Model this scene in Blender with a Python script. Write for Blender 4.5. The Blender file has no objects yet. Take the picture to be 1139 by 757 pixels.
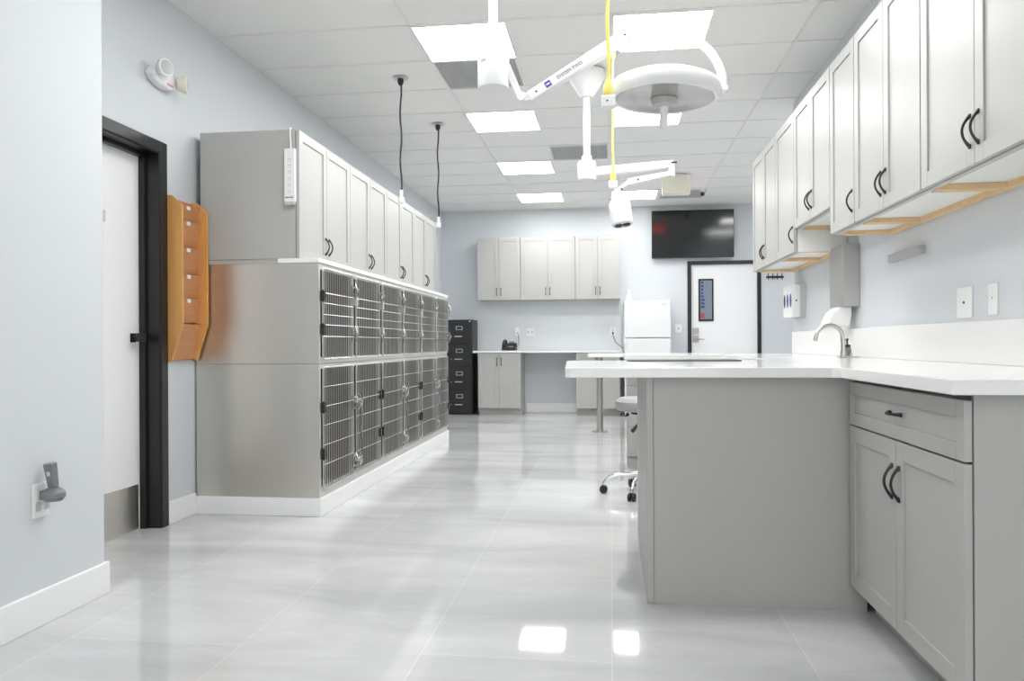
import bpy, bmesh, math, random
from mathutils import Vector, Matrix
random.seed(4)
PI = math.pi
sc = bpy.context.scene
col = sc.collection

# ------------------------------------------------------------------ camera
FPX, YAW, ROLL, SHY, EYE = 857.0, .1271, -.0051, 2.97, 1.02
_cy, _sy = math.cos(YAW), math.sin(YAW)
rr, dd, ff = Vector((_cy, _sy, 0)), Vector((0, 0, -1)), Vector((-_sy, _cy, 0))
_cr, _sr = math.cos(ROLL), math.sin(ROLL)
r2 = rr * _cr - dd * _sr
d2 = rr * _sr + dd * _cr
cd = bpy.data.cameras.new('camera')
cam = bpy.data.objects.new('camera', cd)
col.objects.link(cam)
cd.sensor_width = 36
cd.lens = FPX / 1139 * 36
cd.shift_y = SHY / 1139
cd.clip_end = 60
m = Matrix((r2, -d2, -ff)).transposed().to_4x4()
m.translation = Vector((0, 0, EYE))
cam.matrix_world = m
sc.camera = cam

# ------------------------------------------------------------------ world, exposure, light levels
w = bpy.data.worlds.new('world'); sc.world = w; w.use_nodes = True
w.node_tree.nodes['Background'].inputs[0].default_value = (.86, .92, 1, 1)
w.node_tree.nodes['Background'].inputs[1].default_value = 1.0
sc.view_settings.view_transform = 'Standard'
sc.view_settings.look = 'None'
sc.view_settings.gamma = 1
sc.view_settings.use_curve_mapping = False
sc.view_settings.exposure = 1.17
PANEL_POWER = 9.0
sc.cycles.max_bounces = 10
sc.cycles.diffuse_bounces = 6
sc.cycles.glossy_bounces = 6
sc.cycles.sample_clamp_indirect = 8
sc.cycles.use_denoising = True

# ------------------------------------------------------------------ materials
def mat(name, c, rough=.5, metal=0, spec=.5, coat=0, coat_rough=.1, emit=None, trans=0, noise=None, bump=None):
    mt = bpy.data.materials.new(name); mt.use_nodes = True
    nt = mt.node_tree; b = nt.nodes['Principled BSDF']
    b.inputs['Base Color'].default_value = (*c, 1)
    b.inputs['Roughness'].default_value = rough
    b.inputs['Metallic'].default_value = metal
    b.inputs['Specular IOR Level'].default_value = spec
    b.inputs['Coat Weight'].default_value = coat
    b.inputs['Coat Roughness'].default_value = coat_rough
    b.inputs['Transmission Weight'].default_value = trans
    if emit:
        b.inputs['Emission Color'].default_value = (*emit[0], 1)
        b.inputs['Emission Strength'].default_value = emit[1]
    if noise or bump:
        tc = nt.nodes.new('ShaderNodeTexCoord')
        mp = nt.nodes.new('ShaderNodeMapping')
        nt.links.new(tc.outputs['Object'], mp.inputs[0])
    if noise:                        # (scale vector, noise scale, amount)
        mp.inputs['Scale'].default_value = noise[0]
        n = nt.nodes.new('ShaderNodeTexNoise'); n.inputs['Scale'].default_value = noise[1]
        n.inputs['Detail'].default_value = 4
        nt.links.new(mp.outputs[0], n.inputs['Vector'])
        mx = nt.nodes.new('ShaderNodeMix'); mx.data_type = 'RGBA'
        a = noise[2]
        mx.inputs[6].default_value = (*[max(0, v * (1 - a)) for v in c], 1)
        mx.inputs[7].default_value = (*[min(1, v * (1 + a)) for v in c], 1)
        nt.links.new(n.outputs['Fac'], mx.inputs[0])
        nt.links.new(mx.outputs[2], b.inputs['Base Color'])
    if bump:                         # (scale vector, noise scale, strength, distance)
        mp2 = nt.nodes.new('ShaderNodeMapping'); mp2.inputs['Scale'].default_value = bump[0]
        nt.links.new(tc.outputs['Object'], mp2.inputs[0])
        n2 = nt.nodes.new('ShaderNodeTexNoise'); n2.inputs['Scale'].default_value = bump[1]
        n2.inputs['Detail'].default_value = 3
        nt.links.new(mp2.outputs[0], n2.inputs['Vector'])
        bp = nt.nodes.new('ShaderNodeBump'); bp.inputs['Strength'].default_value = bump[2]
        bp.inputs['Distance'].default_value = bump[3]
        nt.links.new(n2.outputs['Fac'], bp.inputs['Height'])
        nt.links.new(bp.outputs[0], b.inputs['Normal'])
    return mt

M = {}
M['wall'] = mat('wall_paint', (.65, .675, .70), .55, spec=.3, bump=((1, 1, 1), 140, .05, .002))
M['trim'] = mat('white_trim', (.88, .88, .88), .35)
M['white'] = mat('white_plastic', (.85, .85, .85), .35)
M['appliance'] = mat('white_enamel', (.86, .87, .87), .25)
M['lampwhite'] = mat('white_powder_coat', (.80, .80, .80), .35)
M['cab'] = mat('grey_cabinet_paint', (.45, .447, .425), .38, spec=.35, noise=((1, 1, 1), 3, .02))
M['cabwhite'] = mat('cabinet_underside_white', (.78, .78, .76), .5)
M['gap'] = mat('dark_reveal', (.12, .12, .11), .7)
M['ply'] = mat('raw_plywood', (.70, .50, .28), .6, noise=((3, 30, 3), 4, .15))
M['quartz'] = mat('white_quartz', (.84, .835, .82), .12, spec=.5, noise=((1, 1, 1), 60, .02))
M['bronze'] = mat('dark_bronze', (.035, .033, .035), .35, metal=.6)
M['black'] = mat('black_paint', (.012, .012, .013), .35)
M['blackmetal'] = mat('black_enamel_steel', (.016, .016, .018), .42)
M['rubber'] = mat('black_rubber', (.02, .02, .02), .6)
M['steel'] = mat('brushed_stainless_steel', (.72, .69, .64), .34, metal=1, noise=((.5, .5, 60), 5, .05), bump=((.6, .6, 90), 6, .12, .001))
M['steelshade'] = mat('shaded_stainless', (.21, .20, .185), .5, metal=.7)  # stainless darkened to carry the shade inside the cages
M['chrome'] = mat('chrome', (.80, .80, .80), .12, metal=1)
M['frame'] = mat('satin_steel_frame', (.70, .69, .67), .5, metal=.45)
M['wire'] = mat('chromed_wire', (.66, .65, .63), .28, metal=.85)
M['nickel'] = mat('brushed_nickel', (.52, .49, .45), .28, metal=1)
M['oak'] = mat('oak_side', (.72, .36, .11), .42, noise=((8, 8, 1), 5, .14))
M['oakdark'] = mat('oak_front', (.58, .27, .12), .45, noise=((8, 1.5, 14), 4, .16))
M['card'] = mat('paper_white', (.85, .83, .8), .7)
M['greyplastic'] = mat('grey_plastic', (.19, .19, .20), .4)
M['lightgrey'] = mat('light_grey_plastic', (.55, .555, .56), .45)
M['bargrey'] = mat('grey_aluminium', (.40, .40, .41), .4)
M['steeldark'] = mat('satin_dispenser_steel', (.50, .485, .47), .4, metal=.9)
M['vinyl'] = mat('grey_vinyl', (.36, .355, .37), .4, bump=((1, 1, 1), 90, .1, .002))
M['yellow'] = mat('yellow_rubber_cord', (.80, .66, .17), .45)
M['grille'] = mat('grey_egg_crate', (.55, .56, .56), .6)
M['gridbar'] = mat('ceiling_grid_bar', (.78, .78, .76), .5)
M['screen'] = mat('tv_screen', (.010, .011, .012), .11, spec=.6)
M['silver'] = mat('silver_label_frame', (.65, .65, .65), .3, metal=.8)
M['blue'] = mat('blue_print', (.04, .07, .30), .5)
M['purple'] = mat('purple_print', (.09, .06, .40), .5)
M['red'] = mat('red_print', (.62, .05, .06), .5)
M['greyprint'] = mat('grey_print', (.10, .10, .12), .5)
M['poster'] = mat('pale_poster', (.34, .38, .43), .6)
M['cream'] = mat('cream_plastic', (.82, .79, .66), .45)
M['pinkprint'] = mat('pink_print', (.7, .38, .36), .5)
M['panel'] = mat('lit_diffuser', (.9, .9, .9), .5, emit=((.985, .995, 1), PANEL_POWER))
M['fillpane'] = mat('fill_glow_pane', (.8, .8, .8), .5, emit=((1, .99, .975), 1.0))  # glow of the added fill window, soft light from the front
M['exitred'] = mat('lit_red_letters', (.6, .02, .02), .5, emit=((1, .02, .02), 4))
M['reflector'] = mat('lamp_reflector', (.50, .505, .505), .35, metal=0, coat=.3)
M['bulbglass'] = mat('lamp_hub_grey', (.45, .45, .44), .2, metal=.4)
M['tissue'] = mat('paper_towel', (.88, .88, .87), .8)
M['blackglass'] = mat('dark_grey_mat', (.10, .10, .10), .5)
M['cabinwhite'] = mat('back_panel_gloss', (.66, .69, .71), .18)
glass = mat('clear_glass', (.95, .97, .98), .02, trans=1); M['glass'] = glass

def floor_mat():
    mt = bpy.data.materials.new('polished_marble_tile'); mt.use_nodes = True
    nt = mt.node_tree; N = nt.nodes; L = nt.links; b = N['Principled BSDF']
    tc = N.new('ShaderNodeTexCoord')
    mp = N.new('ShaderNodeMapping'); mp.inputs['Location'].default_value = (-.022, .0, 0)
    mp.inputs['Rotation'].default_value = (0, 0, PI / 2)
    L.new(tc.outputs['Object'], mp.inputs[0])
    br = N.new('ShaderNodeTexBrick')
    br.offset = .5; br.inputs['Scale'].default_value = 1
    br.inputs['Brick Width'].default_value = 1.25; br.inputs['Row Height'].default_value = .625
    br.inputs['Mortar Size'].default_value = .0016; br.inputs['Mortar Smooth'].default_value = .1
    br.inputs['Color1'].default_value = (.95, .95, .95, 1); br.inputs['Color2'].default_value = (1, 1, 1, 1)
    br.inputs['Mortar'].default_value = (1.18, 1.18, 1.18, 1)
    L.new(mp.outputs[0], br.inputs['Vector'])
    mp2 = N.new('ShaderNodeMapping'); mp2.inputs['Scale'].default_value = (.45, 1.5, 1); mp2.inputs['Rotation'].default_value = (0, 0, .12)
    L.new(tc.outputs['Object'], mp2.inputs[0])
    n1 = N.new('ShaderNodeTexNoise'); n1.inputs['Scale'].default_value = 1.6; n1.inputs['Detail'].default_value = 8
    n1.inputs['Roughness'].default_value = .62; n1.inputs['Distortion'].default_value = .5
    L.new(mp2.outputs[0], n1.inputs['Vector'])
    cr = N.new('ShaderNodeValToRGB')
    cr.color_ramp.elements[0].position = .3; cr.color_ramp.elements[0].color = (.49, .495, .495, 1)
    cr.color_ramp.elements[1].position = .68; cr.color_ramp.elements[1].color = (.68, .68, .675, 1)
    L.new(n1.outputs['Fac'], cr.inputs[0])
    mx = N.new('ShaderNodeMix'); mx.data_type = 'RGBA'; mx.blend_type = 'MULTIPLY'; mx.inputs[0].default_value = 1
    L.new(cr.outputs[0], mx.inputs[6]); L.new(br.outputs['Color'], mx.inputs[7])
    L.new(mx.outputs[2], b.inputs['Base Color'])
    b.inputs['Roughness'].default_value = .045
    b.inputs['Specular IOR Level'].default_value = .55
    n3 = N.new('ShaderNodeTexNoise'); n3.inputs['Scale'].default_value = 2.2
    L.new(tc.outputs['Object'], n3.inputs['Vector'])
    bp = N.new('ShaderNodeBump'); bp.inputs['Strength'].default_value = .02; bp.inputs['Distance'].default_value = .02
    L.new(n3.outputs['Fac'], bp.inputs['Height']); L.new(bp.outputs[0], b.inputs['Normal'])
    return mt
M['floor'] = floor_mat()

def ceil_mat():
    mt = bpy.data.materials.new('ceiling_tiles'); mt.use_nodes = True
    nt = mt.node_tree; N = nt.nodes; L = nt.links; b = N['Principled BSDF']
    tc = N.new('ShaderNodeTexCoord')
    mp = N.new('ShaderNodeMapping'); mp.inputs['Scale'].default_value = (3, 3, 3)
    L.new(tc.outputs['Object'], mp.inputs[0])
    n = N.new('ShaderNodeTexNoise'); n.inputs['Scale'].default_value = 60
    L.new(mp.outputs[0], n.inputs['Vector'])
    mx = N.new('ShaderNodeMix'); mx.data_type = 'RGBA'
    mx.inputs[6].default_value = (.80, .80, .78, 1); mx.inputs[7].default_value = (.87, .87, .85, 1)
    L.new(n.outputs['Fac'], mx.inputs[0]); L.new(mx.outputs[2], b.inputs['Base Color'])
    b.inputs['Roughness'].default_value = .85
    bp = N.new('ShaderNodeBump'); bp.inputs['Strength'].default_value = .25; bp.inputs['Distance'].default_value = .003
    L.new(n.outputs['Fac'], bp.inputs['Height']); L.new(bp.outputs[0], b.inputs['Normal'])
    return mt
M['ceil'] = ceil_mat()

# ------------------------------------------------------------------ mesh helpers
def root_loc(p):
    while p is not None and p.parent is not None: p = p.parent
    return Vector(p['_o']) if p is not None and '_o' in p else Vector((0, 0, 0))
def tag(o, label=None, cat=None, group=None, kind=None):
    if label: o['label'] = label
    if cat: o['category'] = cat
    if group: o['group'] = group
    if kind: o['kind'] = kind
    return o
def thing(name, loc, label, cat, group=None, rz=0, world=True):
    o = bpy.data.objects.new(name, None); col.objects.link(o)
    o.empty_display_size = .05
    o.location = loc; o.rotation_euler = (0, 0, rz)
    if world: o['_o'] = list(loc)
    return tag(o, label, cat, group)

class MB:
    def __init__(s): s.b = bmesh.new()
    def box(s, x0, x1, y0, y1, z0, z1):
        v = [s.b.verts.new((x, y, z)) for x in (x0, x1) for y in (y0, y1) for z in (z0, z1)]
        for f in ((0, 1, 3, 2), (4, 6, 7, 5), (0, 4, 5, 1), (2, 3, 7, 6), (0, 2, 6, 4), (1, 5, 7, 3)):
            s.b.faces.new([v[i] for i in f])
        return s
    def prism(s, pts, axis, a0, a1):
        def mk(p, a):
            if axis == 'z': return (p[0], p[1], a)
            if axis == 'y': return (p[0], a, p[1])
            return (a, p[0], p[1])
        A = [s.b.verts.new(mk(p, a0)) for p in pts]; B = [s.b.verts.new(mk(p, a1)) for p in pts]
        n = len(pts)
        s.b.faces.new(A); s.b.faces.new(B)
        for i in range(n): s.b.faces.new((A[i], A[(i + 1) % n], B[(i + 1) % n], B[i]))
        return s
    def tube(s, pts, r, seg=8, cap=True):
        pts = [Vector(p) for p in pts]; n = len(pts)
        rs = r if isinstance(r, (list, tuple)) else [r] * n
        up = None; rings = []
        for i, p in enumerate(pts):
            t = (pts[min(i + 1, n - 1)] - pts[max(i - 1, 0)]).normalized()
            if up is None:
                up = Vector((0, 0, 1)) if abs(t.z) < .9 else Vector((1, 0, 0))
            u = t.cross(up)
            if u.length < 1e-4: u = t.cross(Vector((0, 1, 0)))
            u.normalize(); v = u.cross(t).normalized(); up = v
            rings.append([s.b.verts.new(p + (u * math.cos(2 * PI * k / seg) + v * math.sin(2 * PI * k / seg)) * rs[i]) for k in range(seg)])
        for a, c in zip(rings, rings[1:]):
            for k in range(seg): s.b.faces.new((a[k], a[(k + 1) % seg], c[(k + 1) % seg], c[k]))
        if cap: s.b.faces.new(rings[0][::-1]); s.b.faces.new(rings[-1])
        return s
    def lathe(s, prof, c=(0, 0, 0), seg=32, R=None):
        c = Vector(c); rings = []
        for (r, z) in prof:
            r = max(r, 1e-4)
            ring = []
            for k in range(seg):
                a = 2 * PI * k / seg
                v = Vector((r * math.cos(a), r * math.sin(a), z))
                if R is not None: v = R @ v
                ring.append(s.b.verts.new(c + v))
            rings.append(ring)
        for a, d in zip(rings, rings[1:]):
            for k in range(seg): s.b.faces.new((a[k], a[(k + 1) % seg], d[(k + 1) % seg], d[k]))
        s.b.faces.new(rings[0][::-1]); s.b.faces.new(rings[-1])
        return s
    def beam(s, p0, p1, w0, h0, w1=None, h1=None):
        """tapered rectangular bar from p0 to p1"""
        w1 = w0 if w1 is None else w1; h1 = h0 if h1 is None else h1
        p0, p1 = Vector(p0), Vector(p1); t = (p1 - p0).normalized()
        up = Vector((0, 0, 1)) if abs(t.z) < .95 else Vector((1, 0, 0))
        u = t.cross(up).normalized(); v = u.cross(t).normalized()
        R = []
        for p, w_, h_ in ((p0, w0, h0), (p1, w1, h1)):
            R.append([s.b.verts.new(p + u * a * w_ / 2 + v * c * h_ / 2) for a, c in ((-1, -1), (1, -1), (1, 1), (-1, 1))])
        s.b.faces.new(R[0][::-1]); s.b.faces.new(R[1])
        for k in range(4): s.b.faces.new((R[0][k], R[0][(k + 1) % 4], R[1][(k + 1) % 4], R[1][k]))
        return s
    def shaker(s, x0, x1, z0, z1, y0=0, t=.02, rail=.057, rec=.007):
        """door slab with a recessed flat panel; the front faces -y at y0"""
        s.box(x0, x0 + rail, y0, y0 + t, z0, z1); s.box(x1 - rail, x1, y0, y0 + t, z0, z1)
        s.box(x0 + rail, x1 - rail, y0, y0 + t, z0, z0 + rail); s.box(x0 + rail, x1 - rail, y0, y0 + t, z1 - rail, z1)
        s.box(x0 + rail - .002, x1 - rail + .002, y0 + rec, y0 + t - .002, z0 + rail - .002, z1 - rail + .002)
        return s
    def build(s, name, m, parent=None, bevel=0, smooth=False, W=True, off=None, seg=2):
        bmesh.ops.recalc_face_normals(s.b, faces=s.b.faces)
        if off is None: off = root_loc(parent) if W else Vector((0, 0, 0))
        bmesh.ops.translate(s.b, verts=s.b.verts, vec=-Vector(off))
        me = bpy.data.meshes.new(name); s.b.to_mesh(me); s.b.free()
        mt = M[m] if isinstance(m, str) else m
        me.materials.append(mt)
        o = bpy.data.objects.new(name, me); col.objects.link(o)
        if parent is not None: o.parent = parent
        if smooth:
            for p in me.polygons: p.use_smooth = True
            es = o.modifiers.new('e', 'EDGE_SPLIT'); es.split_angle = math.radians(38)
        if bevel:
            bv = o.modifiers.new('b', 'BEVEL'); bv.width = bevel; bv.segments = seg; bv.limit_method = 'ANGLE'
        return o
    def solo(s, name, m, loc, label, cat, group=None, **k):
        o = s.build(name, m, None, off=Vector(loc), **k); o.location = loc
        return tag(o, label, cat, group)
    def struct(s, name, m, parent=None, **k):
        o = s.build(name, m, parent, **k)
        if parent is None: o['kind'] = 'structure'
        return o

def text_mesh(name, txt, size, m, parent, matrix, extrude=.0006):
    c = bpy.data.curves.new(name, 'FONT'); c.body = txt; c.size = size; c.extrude = extrude
    c.align_x = 'CENTER'; c.align_y = 'CENTER'
    t = bpy.data.objects.new('tmp', c); col.objects.link(t)
    bpy.context.view_layer.update()
    dg = bpy.context.evaluated_depsgraph_get()
    me = bpy.data.meshes.new_from_object(t.evaluated_get(dg))
    bpy.data.objects.remove(t)
    me.transform(Matrix.Translation(-root_loc(parent)) @ matrix)
    me.materials.clear(); me.materials.append(M[m]); me.name = name
    o = bpy.data.objects.new(name, me); col.objects.link(o); o.parent = parent
    return o

# ------------------------------------------------------------------ room shell
ZC = 2.98; YB = 11.33; XL = -2.50; XN = -2.07; YN = 2.93; XR = 1.51; YR = 6.62; YF = -3.2; XE = 3.3
MB().box(-2.9, XE + .1, YF - .1, YB + .6, -.08, 0).struct('floor', 'floor')
MB().box(-2.9, XE + .1, YF - .1, YB + .1, ZC + .012, ZC + .1).struct('ceiling', 'ceil')
# suspended grid: thin bars just under the tiles
XG = [-1.225, -.005, 1.215, 2.435]
YG0 = 4.655; DY = .6025
g = MB()
ys = [YG0 + DY * k for k in range(-13, 12)]
for y in ys:
    if YF < y < YB: g.box(XL, XE, y - .009, y + .009, ZC + .006, ZC + .013)
for x in XG: g.box(x - .009, x + .009, YF, YB, ZC + .006, ZC + .013)
g.struct('ceiling_grid', 'gridbar')

wl = MB()                                    # left wall with door opening y 3.10..4.03
wl.box(XL - .16, XL, YN - .1, 3.10, 0, ZC + .02).box(XL - .16, XL, 4.03, YB + .1, 0, ZC + .02).box(XL - .16, XL, 3.10, 4.03, 2.11, ZC + .02)
wl.struct('wall_left', 'wall')
MB().box(XL - .16, XN, YF, YN, 0, ZC + .02).struct('wall_partition', 'wall')
wb = MB()                                    # back wall with door opening x 1.15..2.085
wb.box(XL - .16, 1.15, YB, YB + .14, 0, ZC + .02).box(2.085, XE + .1, YB, YB + .14, 0, ZC + .02).box(1.15, 2.085, YB, YB + .14, 2.14, ZC + .02)
wb.struct('wall_back', 'wall')
MB().box(XR, XR + .14, YF, YR, 0, ZC + .02).struct('wall_right', 'wall')
MB().box(XR + .14, XE + .1, YR - .14, YR, 0, ZC + .02).struct('wall_right_return', 'wall')
MB().box(XE, XE + .1, YR, YB, 0, ZC + .02).struct('wall_right_far', 'wall')
wf_ = MB()                                   # wall behind the camera, opened for an added fill-light window
wf_.box(XN, -1.75, YF - .1, YF, 0, ZC + .02).box(1.25, XR, YF - .1, YF, 0, ZC + .02).box(-1.75, 1.25, YF - .1, YF, 0, .35).box(-1.75, 1.25, YF - .1, YF, 2.65, ZC + .02)
wf_.struct('wall_front', 'wall')
w1 = bpy.data.objects.new('fill_window_1', None); col.objects.link(w1); w1.location = (-.25, YF, .35); w1['_o'] = [-.25, YF, .35]; w1['kind'] = 'structure'
q = MB()
for x in (-1.75, -.77, .21, 1.20): q.box(x, x + .05, YF - .07, YF - .01, .35, 2.65)
for x in (-1.70, -.72, .26): q.box(x, x + (.93 if x < .2 else .94), YF - .07, YF - .01, .35, .40).box(x, x + (.93 if x < .2 else .94), YF - .07, YF - .01, 2.60, 2.65)
q.build('window_frame', 'trim', w1)
MB().box(-1.70, 1.20, YF - .08, YF - .072, .40, 2.60).build('window_pane', 'fillpane', w1)  # emissive sheet added as frontal fill, out of view
MB().box(.9, 2.4, YB + .47, YB + .5, 0, ZC).struct('wall_corridor', 'wall')

def base(name, a, bb, c, d):
    o = MB().box(a, bb, c, d, 0, .13).struct(name, 'trim', bevel=.004); return o
base('baseboard_partition', XN, XN + .016, YF, YN + .016)
base('baseboard_partition_end', XL + .016, XN, YN, YN + .016)
base('baseboard_left', XL, XL + .016, 4.085, 4.372)
base('baseboard_back', -1.23, -.49, YB - .016, YB)
base('baseboard_back_right', .83, 1.10, YB - .016, YB)

# left door
d1 = bpy.data.objects.new('door_1', None); col.objects.link(d1); d1.location = (XL - .1, 3.1, 0); d1['_o'] = [XL - .1, 3.1, 0]; d1['kind'] = 'structure'
MB().box(XL - .145, XL - .10, 3.10, 4.03, .0015, 2.11).build('door_leaf', 'trim', d1, bevel=.002)
f = MB()
f.box(XL - .15, XL + .012, 4.005, 4.03, 0, 2.11).box(XL, XL + .018, 4.012, 4.078, 0, 2.155)          # jamb + face
f.box(XL - .10, XL - .065, 3.985, 4.008, 0, 2.09)                                                        # stop
f.box(XL - .15, XL + .012, 3.10, 3.125, 0, 2.11).box(XL, XL + .018, 3.052, 3.118, 0, 2.155)
f.box(XL - .15, XL + .012, 3.10, 4.03, 2.085, 2.11).box(XL, XL + .018, 3.118, 4.012, 2.09, 2.155)
f.box(XL - .10, XL - .065, 3.125, 3.985, 2.065, 2.087)
f.build('door_frame', 'black', d1, bevel=.003)
MB().box(XL - .10, XL - .097, 3.14, 3.97, .008, .25).build('kick_plate', 'steel', d1)
hd = MB().tube([(XL - .10, 3.93, 1.06), (XL - .055, 3.93, 1.06)], .014, 12).box(XL - .1, XL - .094, 3.905, 3.955, 1.035, 1.085).box(XL - .06, XL - .035, 3.90, 3.955, 1.038, 1.085)
hd.build('door_knob', 'black', d1, bevel=.003)
MB().box(XL - .1, XL - .097, 3.62, 3.70, 1.66, 1.72).build('door_tag', 'lightgrey', d1)

# back door
d2_ = bpy.data.objects.new('door_2', None); col.objects.link(d2_); d2_.location = (1.6, YB, 0); d2_['_o'] = [1.6, YB, 0]; d2_['kind'] = 'structure'
wx0, wx1, wz0, wz1 = 1.285, 1.447, 1.35, 1.905
lf = MB()
lf.box(1.155, wx0, YB + .02, YB + .065, .01, 2.135).box(wx1, 2.08, YB + .02, YB + .065, .01, 2.135)
lf.box(wx0, wx1, YB + .02, YB + .065, .01, wz0).box(wx0, wx1, YB + .02, YB + .065, wz1, 2.135)
lf.build('door_leaf', 'trim', d2_)
fr = MB()
fr.box(1.104, 1.157, YB - .02, YB + .015, 0, 2.185).box(2.078, 2.13, YB - .02, YB + .015, 0, 2.185).box(1.157, 2.078, YB - .02, YB + .015, 2.133, 2.185)
fr.build('door_frame', 'black', d2_, bevel=.003)
wf = MB()
wf.box(wx0 - .025, wx0, YB + .008, YB + .022, wz0 - .03, wz1 + .025).box(wx1, wx1 + .025, YB + .008, YB + .022, wz0 - .03, wz1 + .025)
wf.box(wx0, wx1, YB + .008, YB + .022, wz1, wz1 + .025).box(wx0, wx1, YB + .008, YB + .022, wz0 - .03, wz0)
wf.build('window_frame', 'black', d2_)
MB().box(wx0, wx1, YB + .04, YB + .045, wz0, wz1).build('window_pane', 'glass', d2_)
lk = MB().box(1.178, 1.262, YB + .008, YB + .022, 1.135, 1.225).box(1.178, 1.262, YB + .008, YB + .022, 1.02, 1.115)
lk.build('lock_plate', 'nickel', d2_, bevel=.003)
lv = MB().tube([(1.22, YB + .02, 1.065), (1.22, YB - .045, 1.065)], .012, 12).tube([(1.22, YB - .045, 1.065), (1.33, YB - .045, 1.06)], .009, 10)
lv.build('lever_handle', 'nickel', d2_, smooth=True)
# notice board seen through the door pane
st = thing('notice_board', (1.40, YB + .45, 1.3), 'pale blue and red printed notice seen through the narrow pane of the back door', 'sign')
MB().box(1.26, 1.56, YB + .45, YB + .465, 1.25, 2.1).build('board', 'poster', st)
pb = MB(); z = 1.98
for k in range(9):
    pb.box(1.345, 1.345 + random.uniform(.03, .055), YB + .444, YB + .45, z - .035, z); z -= .052
pb.build('blue_lines', 'blue', st)
MB().box(1.335, 1.395, YB + .444, YB + .45, 1.375, 1.455).build('red_patch', 'red', st)

# ------------------------------------------------------------------ ceiling lights and vents
def ceiling_light(x0, y0, label):
    t = thing('ceiling_light', (x0 + .3, y0 + .3, ZC), label, 'light', 'square panel lights in the ceiling')
    x1, y1 = x0 + .60, y0 + .60
    f = MB(); e = .012
    f.box(x0, x0 + e, y0, y1, ZC - .003, ZC + .012).box(x1 - e, x1, y0, y1, ZC - .003, ZC + .012)
    f.box(x0 + e, x1 - e, y0, y0 + e, ZC - .003, ZC + .012).box(x0 + e, x1 - e, y1 - e, y1, ZC - .003, ZC + .012)
    f.build('frame', 'white', t)
    MB().box(x0 + e, x1 - e, y0 + e, y1 - e, ZC, ZC + .008).build('diffuser', 'panel', t)
LL = -1.225; RL = .022
LP = [(LL, 4.655, 'square ceiling light nearest the front, behind the pole of the first surgical lamp'),
      (LL, 6.463, 'square ceiling light second in the left row, just past the near grey ceiling grille'),
      (LL, 8.285, 'square ceiling light third in the left row, left of the middle grey ceiling grille'),
      (LL, 10.075, 'square ceiling light at the far end of the left row, near the back wall'),
      (RL, 4.655, 'square ceiling light directly above the round dish surgical lamp'),
      (RL, 6.463, 'square ceiling light just below and behind the round dish surgical lamp'),
      (RL, 10.075, 'square ceiling light at the far end of the right row, behind the second surgical lamp')]
for a in LP: ceiling_light(*a)
for x, y, lab in ((LL, 2.847, 'square ceiling light of the left row just in front of the nearest visible one'),
                  (RL, 2.847, 'square ceiling light of the right row above the peninsula front'),
                  (LL, -1.98, 'square fill light added out of view behind the camera, left one'),  # this pair is added behind the camera for more frontal light
                  (RL, -1.98, 'square fill light added out of view behind the camera, right one')):
    ceiling_light(x, y, lab)
for k, y in enumerate((7.06, 8.87)):
    ceiling_light(1.83, y, 'square ceiling light in the side bay right of the back door, %s' % ('nearer one', 'farther one')[k])

def vent(x0, y0, label):
    t = thing('ceiling_grille', (x0 + .3, y0 + .3, ZC), label, 'vent', 'grey return air grilles')
    x1, y1 = x0 + .59, y0 + .59; e = .012
    f = MB()
    f.box(x0, x0 + e, y0, y1, ZC - .002, ZC + .012).box(x1 - e, x1, y0, y1, ZC - .002, ZC + .012)
    f.box(x0 + e, x1 - e, y0, y0 + e, ZC - .002, ZC + .012).box(x0 + e, x1 - e, y1 - e, y1, ZC - .002, ZC + .012)
    f.build('frame', 'gridbar', t)
    g = MB(); g.box(x0 + e, x1 - e, y0 + e, y1 - e, ZC + .0075, ZC + .0115)
    n = 22
    for k in range(1, n):
        a = x0 + e + (x1 - x0 - 2 * e) * k / n; c = y0 + e + (y1 - y0 - 2 * e) * k / n
        g.box(a - .002, a + .002, y0 + e, y1 - e, ZC + .001, ZC + .008)
        g.box(x0 + e, x1 - e, c - .002, c + .002, ZC + .001, ZC + .008)
    g.build('grille', 'grille', t)
vent(LL, 5.262, 'grey square ceiling grille right behind the nearest left ceiling light')
vent(-.60, 7.69, 'grey square ceiling grille in the middle, above the arm of the second surgical lamp')
vent(.66, 10.12, 'grey square ceiling grille at the far right, above the cream box')

# ------------------------------------------------------------------ cabinets
def pull(parent, x, z, vertical=True, L=.100, y=0):
    pts, rs = [], []
    n = 12
    for k in range(n + 1):
        a = -1 + 2 * k / n
        o = -.025 * math.cos(a * PI / 2) ** .8 if abs(a) < 1 else 0
        q = a * L / 2
        pts.append((x, y + o - .001, z + q) if vertical else (x + q, y + o - .001, z))
        rs.append(.0045 + .003 * abs(a) ** 6)
    h = MB().tube(pts, rs, 8)
    for s in (-1, 1):
        h.box(x - .006, x + .006, y - .005, y, z + s * L / 2 - .007, z + s * L / 2 + .007) if vertical else h.box(x + s * L / 2 - .007, x + s * L / 2 + .007, y - .005, y, z - .006, z + .006)
    return h.build('handle', 'bronze', parent, smooth=True, W=False)

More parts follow.
